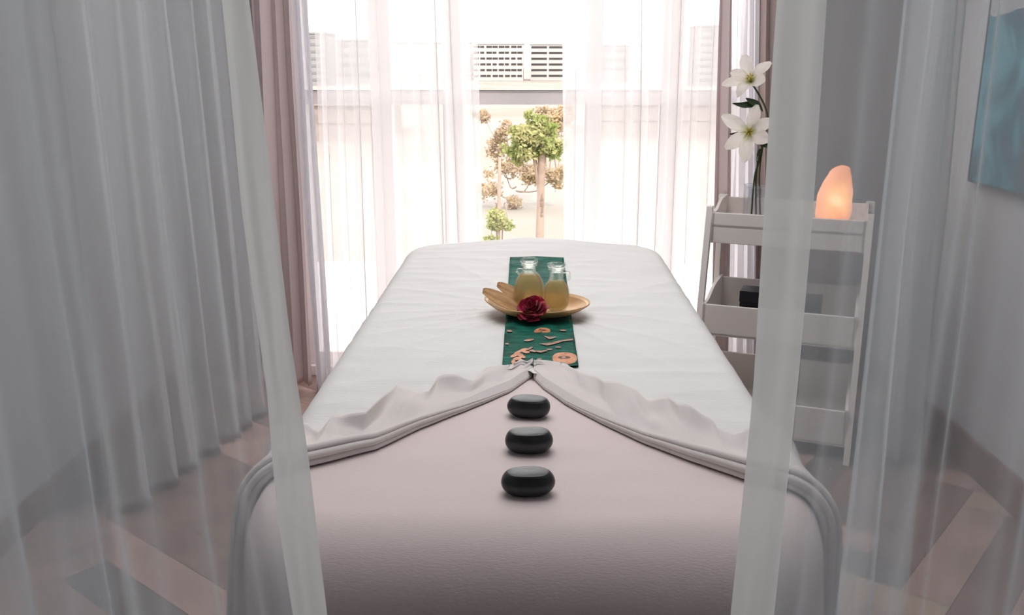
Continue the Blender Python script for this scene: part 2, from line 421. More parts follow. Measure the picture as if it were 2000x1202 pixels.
# voile in front of the glazing
def span(l, r, Y, zb=.02):
    a = col_at(l[0], l[1], Y, zb=zb); b = col_at(r[0], r[1], Y, zb=zb); return dict(x0t=a[0], x1t=b[0], x0b=a[1], x1b=b[1], Yt0=Y, Yt1=Y, zt=ZR, zb=zb)
hung('voile_curtain', 'white see-through voile curtain left of the gap in the window', 'curtain', SH_win, nf=9, amp=.028, seed=4, **span(((612, 0), (640, 700)), ((930, 0), (945, 470)), 4.02, .03))
hung('voile_curtain', 'white see-through voile curtain right of the gap in the window', 'curtain', SH_win, nf=8, amp=.028, seed=11, **span(((1098, 0), (1098, 470)), ((1412, 0), (1385, 600)), 4.02, .03))
hung('gathered_voile_curtain', 'gathered white voile bundle beside the mauve drape on the left', 'curtain', SH_bun, nf=2, amp=.035, seed=5, **span(((572, 0), (613, 700)), ((604, 0), (648, 700)), 3.90, .01))
hung('drape', 'heavy mauve drape hanging left of the window', 'curtain', M_mauve, nf=3, amp=.034, seed=8, **span(((488, 0), (520, 700)), ((572, 0), (610, 700)), 3.96, .03))
hung('drape', 'narrow mauve drape right of the voile, behind the lilies', 'curtain', M_mauve, nf=1.0, amp=.02, seed=9, **span(((1408, 0), (1392, 600)), ((1434, 0), (1424, 600)), 3.93, .03))
hung('gathered_voile_curtain', 'pale gathered voile behind the vase of lilies', 'curtain', SH_bun, nf=4, amp=.02, seed=12, **span(((1432, 0), (1420, 600)), ((1490, 0), (1484, 600)), 4.06, .03))
hung('drape', 'dark taupe drape at the right end of the window', 'curtain', M_taupe, nf=2, amp=.02, seed=13, **span(((1486, 0), (1478, 600)), ((1530, 0), (1522, 600)), 3.97, .03))
# gauze along the side walls
a0, a1 = F(248, 1003, .02), F(520, 800, .02)
hung('gauze_curtain', 'pale gauze curtain with stepped hem along the left wall', 'curtain', SH_wall, nf=7, amp=.05, seed=21, x0t=a0.x - .05, x1t=a1.x - .05, x0b=a0.x, x1b=a1.x, Yt0=a0.y, Yt1=a1.y, zt=ZR, zb=.02)
b0, b1 = F(1722, 905, .02), F(1806, 905, .02)
hung('gauze_curtain', 'pale gauze curtain hanging in narrow folds beside the right wall', 'curtain', SH_wall, nf=4, amp=.03, seed=22, x0t=b0.x - .01, x1t=b1.x - .02, x0b=b0.x, x1b=b1.x, Yt0=b0.y, Yt1=b1.y + .1, zt=ZR, zb=.02)

# foreground canopy gauze: a pair of parted curtains at the foot of the table
def fore(name, label, edge, inner, outer, Y, seed, sgn):
    """edge/inner/outer: pixel polylines top->bottom of the free edge, the inner line of its doubled hem and the outer side"""
    def xs(poly, z):
        pts = sorted([(P(x, y, Y).z, P(x, y, Y).x) for x, y in poly]); 
        return interp(pts, max(min(z, pts[-1][0] + .5), .15))
    nz, nu = 60, 150; rn = random.Random(seed)
    folds = [((k + rn.uniform(.1, .9)) / 9 * .93 + .06, rn.uniform(.012, .045), rn.uniform(.004, .014), rn.uniform(-1, 1)) for k in range(9)]
    rows, hemr = [], []
    for j in range(nz + 1):
        z = lerp(ZR, .02, j / nz); xe, xi, xo = xs(edge, z), xs(inner, z), xs(outer, z)
        r = []
        for i in range(nu + 1):
            u = i / nu; x = lerp(xi, xo, u); y = Y
            for (c, wd, am, dr) in folds:
                cc = c + dr * .05 * (z - 1.2); q = (u - cc) / (wd * 1.3)
                y -= am * exp(-q * q); 
            y += .03 * noise.noise(Vector((u * 6, z * .8, seed))) * min(1, u * 8)
            r.append((x, y, z))
        rows.append(r)
        n2 = 14; h = []
        for i in range(n2 + 1):
            u = i / n2; h.append((lerp(xe, xi, u), Y + .008 * noise.noise(Vector((u * 3, z * 2.5, seed + 9))) + .004 * sin(z * 5 + seed) * (1 - u), z))
        hemr.append(h)
    bm = bmesh.new(); grid(bm, rows); o = tag(link(name, bm, SH_fg), label, 'curtain')
    bm = bmesh.new(); grid(bm, hemr); h = link('doubled_edge', bm, SH_hem, o); h['label'] = 'denser doubled edge band of the gauze'
    return o
fore('canopy_curtain', 'grey gauze curtain filling the left foreground, pulled open beside the table',
     [(485, 0), (530, 350), (568, 650), (605, 880), (640, 1202)], [(432, 0), (470, 400), (520, 760), (540, 1000), (572, 1202)],
     [(-330, 0), (-230, 600), (-110, 1202)], .98, 31, -1)
fore('canopy_curtain', 'grey gauze curtain filling the right foreground, in front of the ladder shelf',
     [(1520, 0), (1495, 400), (1470, 760), (1425, 1202)], [(1615, 0), (1588, 400), (1562, 730), (1512, 1202)],
     [(2420, 0), (2290, 600), (2150, 1202)], .98, 32, 1)
# a second, inner layer of the left canopy gauze
def layer(label, l0, l1, r0, r1, Y, seed, nf, amp):
    Ya = Y
    a = col_at(l0, l1, Ya); b = col_at(r0, r1, Ya)
    return hung('canopy_curtain', label, 'curtain', SH_fg, hem=False, nf=nf, amp=amp, seed=seed, x0t=a[0], x1t=b[0], x0b=a[1], x1b=b[1], Yt0=Ya, Yt1=Ya + .02, zt=ZR, zb=.02)
layer('second grey gauze layer at the far left edge, denser and darker', (-330, 0), (-130, 1202), (88, 0), (218, 1202), .86, 41, 2, .008)
layer('second grey gauze layer at the right, with a bright lengthwise fold', (1760, 0), (1635, 1100), (1880, 0), (1775, 1202), 1.12, 42, 2, .012)

# ------------------------------------------------------------ massage table and its sheets
TZ, HW, Y0, Y1, RC, RF = .75, .43, 1.345, 3.50, .11, .045
def wr(s, t):                      # shared unevenness of the padded top
    return .0035 * noise.noise(Vector((s * 3.2, t * 2.4, 1))) + .0018 * noise.noise(Vector((s * 5, t * 14, 4))) + .028 * exp(-(s / .26) ** 2) * ss(3.05, 3.5, t)
def fine(s, t):                    # creases of the loose top sheet
    r = noise.noise(Vector((s * 2.2 + .5 * t, t * 9, 9)))
    c = .002 * (1 - abs(r)) ** 5 + .0028 * noise.noise(Vector((s * 6, t * 18, 3)))
    d = s - 0.02
    fan = noise.noise(Vector((math.atan2(d, t - 2.55) * 3.4, hypot(d, t - 2.55) * 1.5, 2)))
    return c + .005 * (1 - abs(fan)) ** 5 * ss(.1, .2, hypot(d, t - 2.55)) * (1 - ss(.45, 1.1, hypot(d, t - 2.55)))
def Msurf(s, t, h, loose=0.0, rip=1.0):
    ix, iy0, iy1 = HW - RC, Y0 + RC, Y1 - RC
    cx = max(-ix, min(ix, s)); cy = max(iy0, min(iy1, t))
    ax, ay = s - cx, t - cy; rho = hypot(ax, ay)
    zz = wr(s, t) + (fine(s, t) if loose else 0)
    if rho <= RC:
        return Vector((s, t, TZ + h + zz))
    d = rho - RC; dx, dy = ax / rho, ay / rho; r = RF + h + .09 * max(0, -dy) ** 2
    if d < r * pi / 2: out, drop = r * sin(d / r), r * (1 - cos(d / r))
    else:
        e = d - r * pi / 2; ph = cx * 17 + cy * 17 + math.atan2(ay, ax) * 4.0
        out, drop = r + e * .05 + rip * min(e, .4) * .10 * (sin(ph) + .6 * sin(ph * 1.9 + 1)) * .5, r + e
        drop = min(drop, .70)
    return Vector((cx + dx * (RC + out), cy + dy * (RC + out), TZ + h - drop + zz * max(0, 1 - d * 8)))
tb = empty('massage_table', (0, (Y0 + Y1) / 2, 0), 'long padded massage table covered by a beige fitted sheet', 'massage table')
TB0 = Vector((0, (Y0 + Y1) / 2, 0))
bm = bmesh.new(); box(bm, (-HW, Y0 - TB0.y, .66), (HW, Y1 - TB0.y, .742), bev=.03); link('padded_top', bm, M_pad, tb)
for sx in (-1, 1):
    for sy in (-1, 1):
        bm = bmesh.new(); x, y = sx * (HW - .06), sy * ((Y1 - Y0) / 2 - .25); box(bm, (x - .025, y - .025, 0), (x + .025, y + .025, .66), bev=.004); link('leg', bm, M_wood, tb, False)
bm = bmesh.new(); rows = []
ns, ntt = 150, 260; SM, TM = HW + .50, .50
for j in range(ntt + 1):
    t = lerp(Y0 - TM, Y1 + TM, j / ntt)
    rows.append([Msurf(lerp(-SM, SM, i / ns), t, 0, 0) - TB0 for i in range(ns + 1)])
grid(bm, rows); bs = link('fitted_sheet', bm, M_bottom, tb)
# top sheet, opened in a V; its edges from the photo's fold lines taken onto the table plane
zf = TZ + .02
AL = [(606, 893), (734, 862), (821, 821), (907, 789), (994, 752), (1042, 720)]
BL = [(603, 841), (625, 856), (650, 822), (716, 833), (777, 769), (838, 774), (855, 752), (925, 755), (950, 727), (1000, 722), (1018, 712), (1034, 718)]
AR = [(1036, 720), (1062, 745), (1104, 773), (1174, 810), (1260, 849), (1347, 882), (1452, 917)]
BR = [(1042, 716), (1050, 712), (1104, 716), (1130, 739), (1165, 752), (1178, 764), (1240, 772), (1262, 790), (1304, 795), (1322, 813), (1391, 834), (1400, 848), (1432, 857), (1458, 849)]
def onz(poly): return sorted([(F(x, y, zf).x, F(x, y, zf).y) for x, y in poly])
AL, BL, AR, BR = onz(AL), onz(BL), onz(AR), onz(BR)
def edge_t(A, s):
    lim = A[0][0] if A[0][0] < -.2 else A[-1][0]
    return interp(A, s)
def slope_ext(A, s, k=-.25):
    if s < A[0][0] and A[0][0] < -.2: return A[0][1] + k * (A[0][0] - s)
    if s > A[-1][0] and A[-1][0] > .2: return A[-1][1] + k * (s - A[-1][0])
    return interp(A, s)
def tv(s):
    A, B = (AL, BL) if s < 0 else (AR, BR)
    s_ = s if abs(s) > .03 else (.03 if s >= 0 else -.03)
    return lerp(slope_ext(A, s_, -.6), slope_ext(B, s_, -.6), .55)
bm = bmesh.new(); rows = []
ns, ntt = 190, 300; SM2 = HW + .33
def scol(i, n): return lerp(-SM2, SM2, i / n)
for j in range(ntt + 1):
    v = j / ntt
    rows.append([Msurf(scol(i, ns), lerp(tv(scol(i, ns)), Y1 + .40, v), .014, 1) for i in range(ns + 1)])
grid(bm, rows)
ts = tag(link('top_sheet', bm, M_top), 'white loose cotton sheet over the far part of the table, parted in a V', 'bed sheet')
def flap(A, B, sgn, seed):
    bm = bmesh.new(); rows = []; nu = 260
    s0 = -.003 * sgn; s1 = sgn * (HW + .30)
    prof = []      # (across 0..1 where 0 = near edge A, height)
    for k in range(9): a = pi * (k / 8); prof.append((-.006 * sin(a), .001 + .0065 * (1 - cos(a)), 0))
    for k in range(1, 9): a = pi * (k / 8); prof.append((-.002 - .007 * sin(a) + .004 * k / 8, .014 + .0065 * (1 - cos(a)), 0))
    for k in range(1, 9): a = pi * (k / 8); prof.append((.006 - .006 * sin(a) + .006 * k / 8, .027 + .005 * (1 - cos(a)), 0))
    for i in range(nu + 1):
        u = i / nu; s = lerp(s0 + .004 * sgn, s1, u)
        ta = slope_ext(A, s, -.6); tb_ = max(slope_ext(B, s, -.5), ta + .03 + .015 * (1 - ss(.05, .12, abs(s)))); cen = ss(.06, .2, abs(s))
        taper = .18 + .82 * ss(0, .42, abs(s))
        row = []
        for dx, h, _ in prof: row.append(Msurf(s, ta + dx * 1.3 * taper, h * taper + .002))
        wdt = tb_ - ta - .015
        for k in range(1, 19):
            q = k / 18; t = ta + .014 + wdt * q
            n1 = noise.noise(Vector((s * 13, q * 1.3, seed))); n2 = noise.noise(Vector((s * 34, q * 2, seed + 3)))
            h = lerp(.037 * taper, .024, q ** .7) + (.024 * n1 * (.35 + .65 * cen) + .006 * n2) * sin(pi * min(1, q * .72 + .05)) + .012 * (.2 + .8 * cen) * q ** 3 * (1 + sin(s * 42 + seed)) + (.006 * (1 - ss(.08, .2, abs(s))))
            row.append(Msurf(s, t, max(.0225, h)))
        tl = ta + .014 + wdt
        hl = .0235 + .006 * (1 - ss(.08, .2, abs(s))); row.append(Msurf(s, tl + .004, hl + .5 * .012 * (.2 + .8 * cen) * (1 + sin(s * 42 + seed)))); row.append(Msurf(s, tl - .014, hl - .003))
        rows.append(row)
    grid(bm, rows)
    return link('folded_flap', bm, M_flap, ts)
flap(AL, BL, -1, 3); flap(AR, BR, 1, 8)

# runner
M_run = None
def runner():
    m, nt, o = mat('emerald_silk'); L = nt.links.new
    v = tex_coord(nt, (1, 2.2, 1))
    n = nd(nt, 'ShaderNodeTexNoise'); n.inputs['Scale'].default_value = 22; n.inputs['Detail'].default_value = 6; n.inputs['Roughness'].default_value = .6; L(v, n.inputs['Vector'])
    r = nd(nt, 'ShaderNodeValToRGB'); e = r.color_ramp.elements
    e[0].position = .34; e[0].color = c4((.004, .05, .035)); e[1].position = .58; e[1].color = c4((.002, .13, .09))
    x = e.new(.68); x.color = c4((.01, .20, .155)); x = e.new(.76); x.color = c4((.16, .15, .14)); L(n.outputs['Fac'], r.inputs[0])
    p = nd(nt, 'ShaderNodeBsdfPrincipled'); p.inputs['Roughness'].default_value = .7; p.inputs['Specular IOR Level'].default_value = .2; L(r.outputs[0], p.inputs['Base Color'])
    b = nd(nt, 'ShaderNodeBump'); b.inputs['Strength'].default_value = .4; b.inputs['Distance'].default_value = .002; L(n.outputs['Fac'], b.inputs['Height']); L(b.outputs[0], p.inputs['Normal'])
    L(p.outputs[0], o.inputs[0])
    orange = solid('copper_print', srgb(206, 128, 84), .5, col2=srgb(228, 160, 120), nscale=60, bump=.2)
    rose = solid('rose_print', srgb(206, 150, 130), .5, col2=srgb(150, 120, 90), nscale=90)
    dark = solid('dark_print', srgb(92, 62, 44), .5)
    bm = bmesh.new(); h0 = .0185
    pn = (F(981, 717, zf), F(1130, 718, zf)); pf = (F(996, 508, zf), F(1101, 508, zf))
    rows = []; rows2 = []
    def q(u, v, h=0):          # u across 0..1, v from near 0 to far 1
        v = max(v, .002); a = pn[0].lerp(pf[0], v); b2 = pn[1].lerp(pf[1], v); c = a.lerp(b2, u)
        return Msurf(c.x, c.y, h0 + h, 1)
    nv = 150
    for j in range(nv + 1): rows.append([q(i / 16, j / nv, .002) for i in range(17)])
    bmg = bm; a = grid(bm, rows); 
    rows2 = [[q(i / 16, j / nv, -.001) for i in range(17)] for j in range(nv + 1)]
    c = grid(bm, rows2)
    for j in range(nv):
        bm.faces.new((a[j][0], a[j + 1][0], c[j + 1][0], c[j][0])); bm.faces.new((a[j][16], c[j][16], c[j + 1][16], a[j + 1][16]))
    def img(px, py):           # photo position -> (u, v) on the runner
        g = F(px, py, zf + .01); v = (g.y - pn[0].y) / (pf[0].y - pn[0].y); L_ = pn[0].lerp(pf[0], v); R_ = pn[1].lerp(pf[1], v)
        return (g.x - L_.x) / (R_.x - L_.x), v
    lev = [.0024]
    def patch(pts, mi):
        lev[0] += .00012
        vs = [img(*p) for p in pts]; cu = sum(a for a, b in vs) / len(vs); cv = sum(b for a, b in vs) / len(vs)
        cl = lambda k: max(.006, min(.994, k))
        rings = [[bm.verts.new(q(cl(lerp(cu, a, f)), lerp(cv, b, f), lev[0])) for a, b in vs] for f in (1, .66, .33)]
        ce = bm.verts.new(q(cl(cu), cv, lev[0]))
        n = len(vs)
        for r0, r1 in zip(rings, rings[1:]):
            for i in range(n): bm.faces.new((r0[i], r0[(i + 1) % n], r1[(i + 1) % n], r1[i])).material_index = mi
        for i in range(n): bm.faces.new((rings[2][i], rings[2][(i + 1) % n], ce)).material_index = mi
    def oval(cx, cy, rx, ry, mi, ang=0, n=18, sup=2.6):
        pts = []
        for i in range(n):
            a = 2 * pi * i / n; c_, s_ = cos(a), sin(a); k = (abs(c_) ** sup + abs(s_) ** sup) ** (-1 / sup)
            x, y = rx * c_ * k, ry * s_ * k; pts.append((cx + x * cos(ang) - y * sin(ang), cy + x * sin(ang) + y * cos(ang)))
        patch(pts, mi)
    oval(1059, 641.5, 16, 5.2, 1); oval(1059, 640, 8, 1.2, 3)
    oval(1103, 697, 24, 9.6, 1); oval(1102, 696, 12, 2.2, 3); oval(1101, 696, 4, 1.4, 2)
    oval(1120, 719, 10, 4, 1)
    for (x, y, rx, ry, an) in ((1012, 683, 10, 3, -.5), (1005, 690, 9, 3.2, -.4), (1022, 679, 9, 3, -.2), (1027, 684, 8, 2.8, .25), (1014, 689, 8, 3, .1), (1020, 693, 7, 2.8, .35), (1010, 697, 9, 3, -.2), (1017, 700, 7, 2.6, .5), (1003, 704, 5, 4, .8), (1034, 678, 7, 1.8, -.3), (1040, 684, 7, 2.5, .3)):
        oval(x, y, rx, ry, 1 if (x + y) % 2 else 2, an, 12, 2)
    patch([(1053, 668), (1070, 670), (1085, 665), (1105, 662), (1119, 660), (1119, 662.5), (1100, 665), (1082, 670), (1068, 673)], 2)
    patch([(1062, 655), (1074, 658), (1088, 657), (1080, 661), (1072, 662)], 2)
    for (x, y, rx, ry) in ((1033, 661, 10, 1.6), (1057, 685, 12, 2), (1073, 682, 6, 1.6), (995, 645, 6, 2.6), (1090, 677, 6, 1.2), (1054, 698, 5, 1), (990, 668, 4, 1.6), (1100, 641, 7, 1.5), (1038, 712, 7, 1.6), (1100, 708, 8, 1.2)):
        oval(x, y, rx, ry, 2, 0, 12, 2)
    return tag(link('table_runner', bm, [m, orange, rose, dark], None, True), 'emerald green runner printed with copper leaves and ovals', 'table runner')
runner()

# hot stones
def stone(px, pyb, wpx, label, i):
    g = F(px, pyb, TZ); dep = g.y * cos(TH) + (CH - TZ) * sin(TH); a = wpx * dep / FL / 2
    b = a * .62; hgt = a * .88
    prof = [(0.0001, 0), (.45, .0), (.66, .02), (.84, .14), (.96, .32), (1.0, .50), (.985, .64), (.93, .78), (.86, .885), (.80, .945), (.74, .975), (.62, .99), (.35, 1.0), (.0001, 1.0)]
    # refine
    pp = smooth_path([(r, z, 0) for r, z in prof], 48)
    bm = bmesh.new(); lathe(bm, [(max(p.x, .0001) * a, p.y * hgt) for p in pp], 56, None, False, False, 1, .62, 2.5)
    for v in bm.verts:
        n = noise.noise(v.co * 22 + Vector((i * 5, 0, 0))); v.co += Vector((v.co.x, v.co.y, 0)) * n * .05
        if v.co.z > hgt * .9: v.co.z += n * .0012
    o = tag(link('massage_stone', bm, M_stone, None, True, True), label, 'stone', 'hot stones lined up on the sheet')
    o.location = (g.x, g.y + b * .72, TZ + .001); o.rotation_euler = (0, 0, (-.06, .03, .05)[i])
stone(1033, 820, 86, 'smallest polished black stone, farthest from the viewer below the V fold', 0)
stone(1033, 890, 96, 'middle of the three polished black stones', 1)
stone(1031.5, 974, 106, 'largest polished black stone, nearest to the viewer', 2)

# ------------------------------------------------------------ dish, bottles, rose
DZ = TZ + .024
M_dish = solid('gilded_wood', srgb(214, 176, 128), .35, metal=.35, col2=srgb(190, 146, 98), nscale=9, stretch=(.4, 1.5, 1), bump=.1)
M_dish2 = solid('tan_husk', srgb(205, 165, 118), .45, metal=.15, col2=srgb(178, 134, 88), nscale=30, stretch=(1, 4, 1))
DC = P(1052, 600, 2.47); DC.z = DZ
dish = empty('serving_dish', (DC.x, DC.y, DZ), 'shallow golden leaf-shaped dish holding the bottles and rose', 'dish')
bm = bmesh.new(); rows = []
def dishp(r, a, th=0):
    c, s = cos(a), sin(a)
    ax = .150 if c < 0 else .142; by = .115
    z = .004 + .030 * max(0, r - .45) ** 2 / .3025 * (1 + .35 * max(0, -c) ** 3)
    return Vector((ax * r * c, by * r * s, z - th))
for k in range(15): rows.append([dishp(max(.001, k / 14), 2 * pi * i / 72) for i in range(72)])
for k in range(14, -1, -1): rows.append([dishp(max(.001, k / 14), 2 * pi * i / 72, .0035) for i in range(72)])
grid(bm, rows, True); link('bowl', bm, M_dish, dish, True, True)
def lobe(pa, pb, Y, bw, lean, cup):
    """rounded husk blade seen from tip pa to root pb, its far side raised"""
    a, b = P(pa[0], pa[1], Y) - DC, P(pb[0], pb[1], Y) - DC; u = b - a; v = Vector((0, cos(lean), sin(lean))); n = u.cross(v).normalized(); top, bot = [], []
    for i in range(29):
        q = i / 28; w = bw * min(1, sin(pi * min(.999, q * .72 + .02)) ** .42) * (1 - .25 * q); ra, rb = [], []
        for k in range(15):
            f = k / 7 - 1; p = a + u * q + v * w * f + n * (-cup * (1 - f * f) + .25 * cup * sin(f * 5)) 
            ra.append(p); rb.append(p - n * .002)
        top.append(ra); bot.append(rb)
    bm = bmesh.new(); A = grid(bm, top); B = grid(bm, bot)
    for i in range(28):
        bm.faces.new((A[i][0], A[i + 1][0], B[i + 1][0], B[i][0])); bm.faces.new((A[i][14], B[i][14], B[i + 1][14], A[i + 1][14]))
    return link('leaf_lobe', bm, M_dish2, dish)
lobe((944, 568), (1022, 604), 2.47, .030, radians(38), .006)
lobe((972, 556), (1025, 582), 2.52, .026, radians(38), .005)

def glassm(name, col, rough=.0, ior=1.45, tsh=.78):
    m, nt, o = mat(name); L = nt.links.new
    p = nd(nt, 'ShaderNodeBsdfPrincipled'); p.inputs['Base Color'].default_value = c4(col); p.inputs['Roughness'].default_value = rough
    p.inputs['Transmission Weight'].default_value = 1; p.inputs['IOR'].default_value = ior
    tr = nd(nt, 'ShaderNodeBsdfTransparent'); tr.inputs[0].default_value = c4(col); mx = nd(nt, 'ShaderNodeMixShader'); mx.inputs[0].default_value = tsh
    L(p.outputs[0], mx.inputs[1]); L(tr.outputs[0], mx.inputs[2]); L(mx.outputs[0], o.inputs[0]); return m
M_bottle = glassm('clear_glass', (.96, .97, .95)); 
def oil_mat():
    m, nt, o = mat('golden_oil'); L = nt.links.new
    tr = nd(nt, 'ShaderNodeBsdfTransparent'); tr.inputs[0].default_value = c4((.97, .86, .62))
    d = nd(nt, 'ShaderNodeBsdfDiffuse'); d.inputs[0].default_value = c4((1.0, .82, .52)); t = nd(nt, 'ShaderNodeBsdfTranslucent'); t.inputs[0].default_value = c4((1.0, .82, .5))
    a = nd(nt, 'ShaderNodeMixShader'); a.inputs[0].default_value = .5; L(d.outputs[0], a.inputs[1]); L(t.outputs[0], a.inputs[2])
    b = nd(nt, 'ShaderNodeMixShader'); b.inputs[0].default_value = .50; L(tr.outputs[0], b.inputs[1]); L(a.outputs[0], b.inputs[2]); L(b.outputs[0], o.inputs[0]); return m
M_oil = oil_mat()
def oil_bottle(px, pyb, Y, wpx, hpx, neckw, label, hand, bodyf):
    g = P(px, pyb, Y); g.z = DZ + .006; dep = Y * cos(TH) + (CH - g.z) * sin(TH); k = dep / FL
    R = wpx * k / 2; H = hpx * k; nr = neckw * k / 2; hb = H * bodyf
    e = empty('oil_bottle', g, label, 'bottle')
    prof = [(R * .05, 0), (R * .60, 0), (R * .78, hb * .05), (R * .93, hb * .20), (R, hb * .42), (R * .97, hb * .62), (R * .84, hb * .80), (R * .62, hb * .93), (nr * 1.1, hb * .99), (nr, hb + H * .03), (nr * .96, H * .84), (nr * 1.2, H * .86), (nr * 1.2, H * .885)]
    pp = smooth_path([(r, z, 0) for r, z in prof], 44); outer = [(p.x, p.y) for p in pp]
    inner = [(max(r - .0022, .0005), max(z, .003)) for r, z in reversed(outer)]
    bm = bmesh.new(); lathe(bm, outer + inner, 48, None, True, True, 1, .72, 2.4); link('flask', bm, M_bottle, e)
    oil = [(max(r - .0024, .0005), z + .0032 if z < .01 else z) for r, z in outer if z < hb * .93]
    bm = bmesh.new(); lathe(bm, oil, 48, None, True, True, 1, .70, 2.4); link('oil', bm, M_oil, e)
    bm = bmesh.new(); st = [(nr * .8, H * .80), (nr * .85, H * .885), (nr * 1.1, H * .9), (nr * 1.35, H * .935), (nr * 1.3, H * .98), (nr * .9, H), (.0005, H * 1.003)]
    lathe(bm, st, 32, None, True, True, 1, .8, 3); link('stopper', bm, M_bottle, e)
    bm = bmesh.new(); s = hand
    tube(bm, smooth_path([(s * nr * .9, 0, H * .80), (s * nr * 1.75, 0, H * .80), (s * nr * 1.85, 0, H * .72), (s * nr * 1.85, 0, hb * 1.02), (s * nr * 1.5, 0, hb * .92)], 24), .0032, 10); link('handle', bm, M_bottle, e)
    return e
oil_bottle(1033, 612, 2.50, 60, 100, 26, 'round glass bottle of golden oil standing behind the rose', -1, .74)
oil_bottle(1086, 612, 2.485, 52, 94, 27, 'round glass bottle of golden oil to the right of the rose, with side handle', 1, .66)
# rose
M_rose = solid('crimson_petal', srgb(172, 14, 56), .45, col2=srgb(140, 6, 44), nscale=30, bump=.2, Sheen_Weight=.15)
g = P(1043, 612, 2.385); g.z = DZ + .012
rose = empty('rose', g, 'crimson rose head lying in the dish before the bottles', 'rose')
def rpetal(a, rad, h, wdt, curl, z0, tilt=0):
    t = bmesh.new(); rows = []
    for th in (0, .0008):
        rr = []
        for i in range(11):
            v = i / 10; row = []
            for k in range(13):
                u = k / 12 * 2 - 1; w = wdt * (sin(pi * (v * .62 + .16)) ** .7)
                an = a + u * w; r = rad * (.35 + .75 * v ** .7) * (1 + .17 * u) + curl * max(0, v - .6) ** 2 * 6 * (1 - .3 * u * u) - th + .0022 * noise.noise(Vector((u * 2, v * 2, a * 3)))
                z = z0 + h * v * (1 - .22 * u * u * v) - curl * max(0, v - .7) * 1.2 + .002 * sin(u * 5 + a)
                row.append((r * cos(an), r * sin(an) * .95, z))
            rr.append(row)
        rows.append(rr)
    for r_ in rows: grid(t, r_)
    return t
rM = Matrix.Rotation(radians(40), 4, 'X') @ Matrix.Rotation(radians(-16), 4, 'Y')
ip = 0
for ring, (n, rad, h, wd, cu, z0) in enumerate([(2, .006, .040, 2.0, .0, .012), (3, .012, .040, 1.5, .001, .010), (3, .018, .039, 1.35, .003, .007), (4, .024, .036, 1.15, .005, .003), (5, .029, .031, .95, .006, .001), (5, .033, .024, .9, .006, -.001)]):
    for k in range(n):
        bm = bmesh.new(); join(bm, rpetal(2 * pi * k / n + ring * .9, rad, h, wd, cu, z0), Matrix.Translation((0, 0, .012)) @ rM)
        link('petal', bm, M_rose, rose)

# ------------------------------------------------------------ ladder shelf
SR = -radians(20)
q = F(1390, 415, .88)
shelf = empty('ladder_shelf', (q.x, q.y, 0), 'white three-tier ladder shelf with deep trays beside the right drapes', 'shelf', rz=SR)
Wd = .57
def tray(y0, y1, zb, zt, name='tray', fz=None):
    bm = bmesh.new(); t = .012
    box(bm, (0, y0, (fz or zb) ), (Wd, y1, (fz or zb) + .012), bev=.001)
    box(bm, (0, y0, zb), (Wd, y0 + t, zt), bev=.003)
    box(bm, (0, y1 - t, zb), (Wd, y1, zt + .02), bev=.003)
    for x in (0, Wd - t):      # side boards rise in a rounded step to the back
        pts = [(y0, zb), (y1, zb), (y1, zt + .03)] + [(lerp(y1 - .03, y0 + .05, i / 10), zt + .03 - .03 * ss(0, 1, max(0, (i - 4) / 6))) for i in range(11)] + [(y0, zt)]
        a = [bm.verts.new((x, p[0], p[1])) for p in pts]; b = [bm.verts.new((x + t, p[0], p[1])) for p in pts]
        bm.faces.new(list(reversed(a))); bm.faces.new(b)
        for i in range(len(pts)): bm.faces.new((a[i], a[(i + 1) % len(pts)], b[(i + 1) % len(pts)], b[i]))
    link(name, bm, M_shelf, shelf, False)
tray(0, .33, .76, .88, fz=.822); tray(-.10, .33, .41, .535); tray(-.20, .33, .06, .20)
for x in (-.022, Wd):
    bm = bmesh.new(); t = bmesh.new()
    vs = [(x, .012, .93), (x + .022, .012, .93), (x + .022, .05, .93), (x, .05, .93)]; wv = [(x, -.225, 0), (x + .022, -.225, 0), (x + .022, -.185, 0), (x, -.185, 0)]
    vs = [(a_, b_ - 0.002, .90) for a_, b_, _ in vs]
    T_ = [t.verts.new(v) for v in wv]; U_ = [t.verts.new(v) for v in vs]
    t.faces.new(list(reversed(T_))); t.faces.new(U_)
    for i in range(4): t.faces.new((T_[i], T_[(i + 1) % 4], U_[(i + 1) % 4], U_[i]))
    join(bm, t); link('leg', bm, M_shelf, shelf, False)
    bm = bmesh.new(); box(bm, (x, .295, 0), (x + .022, .33, .91), bev=.002); link('leg', bm, M_shelf, shelf, False)
def on_shelf(lx, ly, z):
    v = Matrix.Rotation(SR, 3, 'Z') @ Vector((lx, ly, 0)); return Vector((q.x + v.x, q.y + v.y, z))

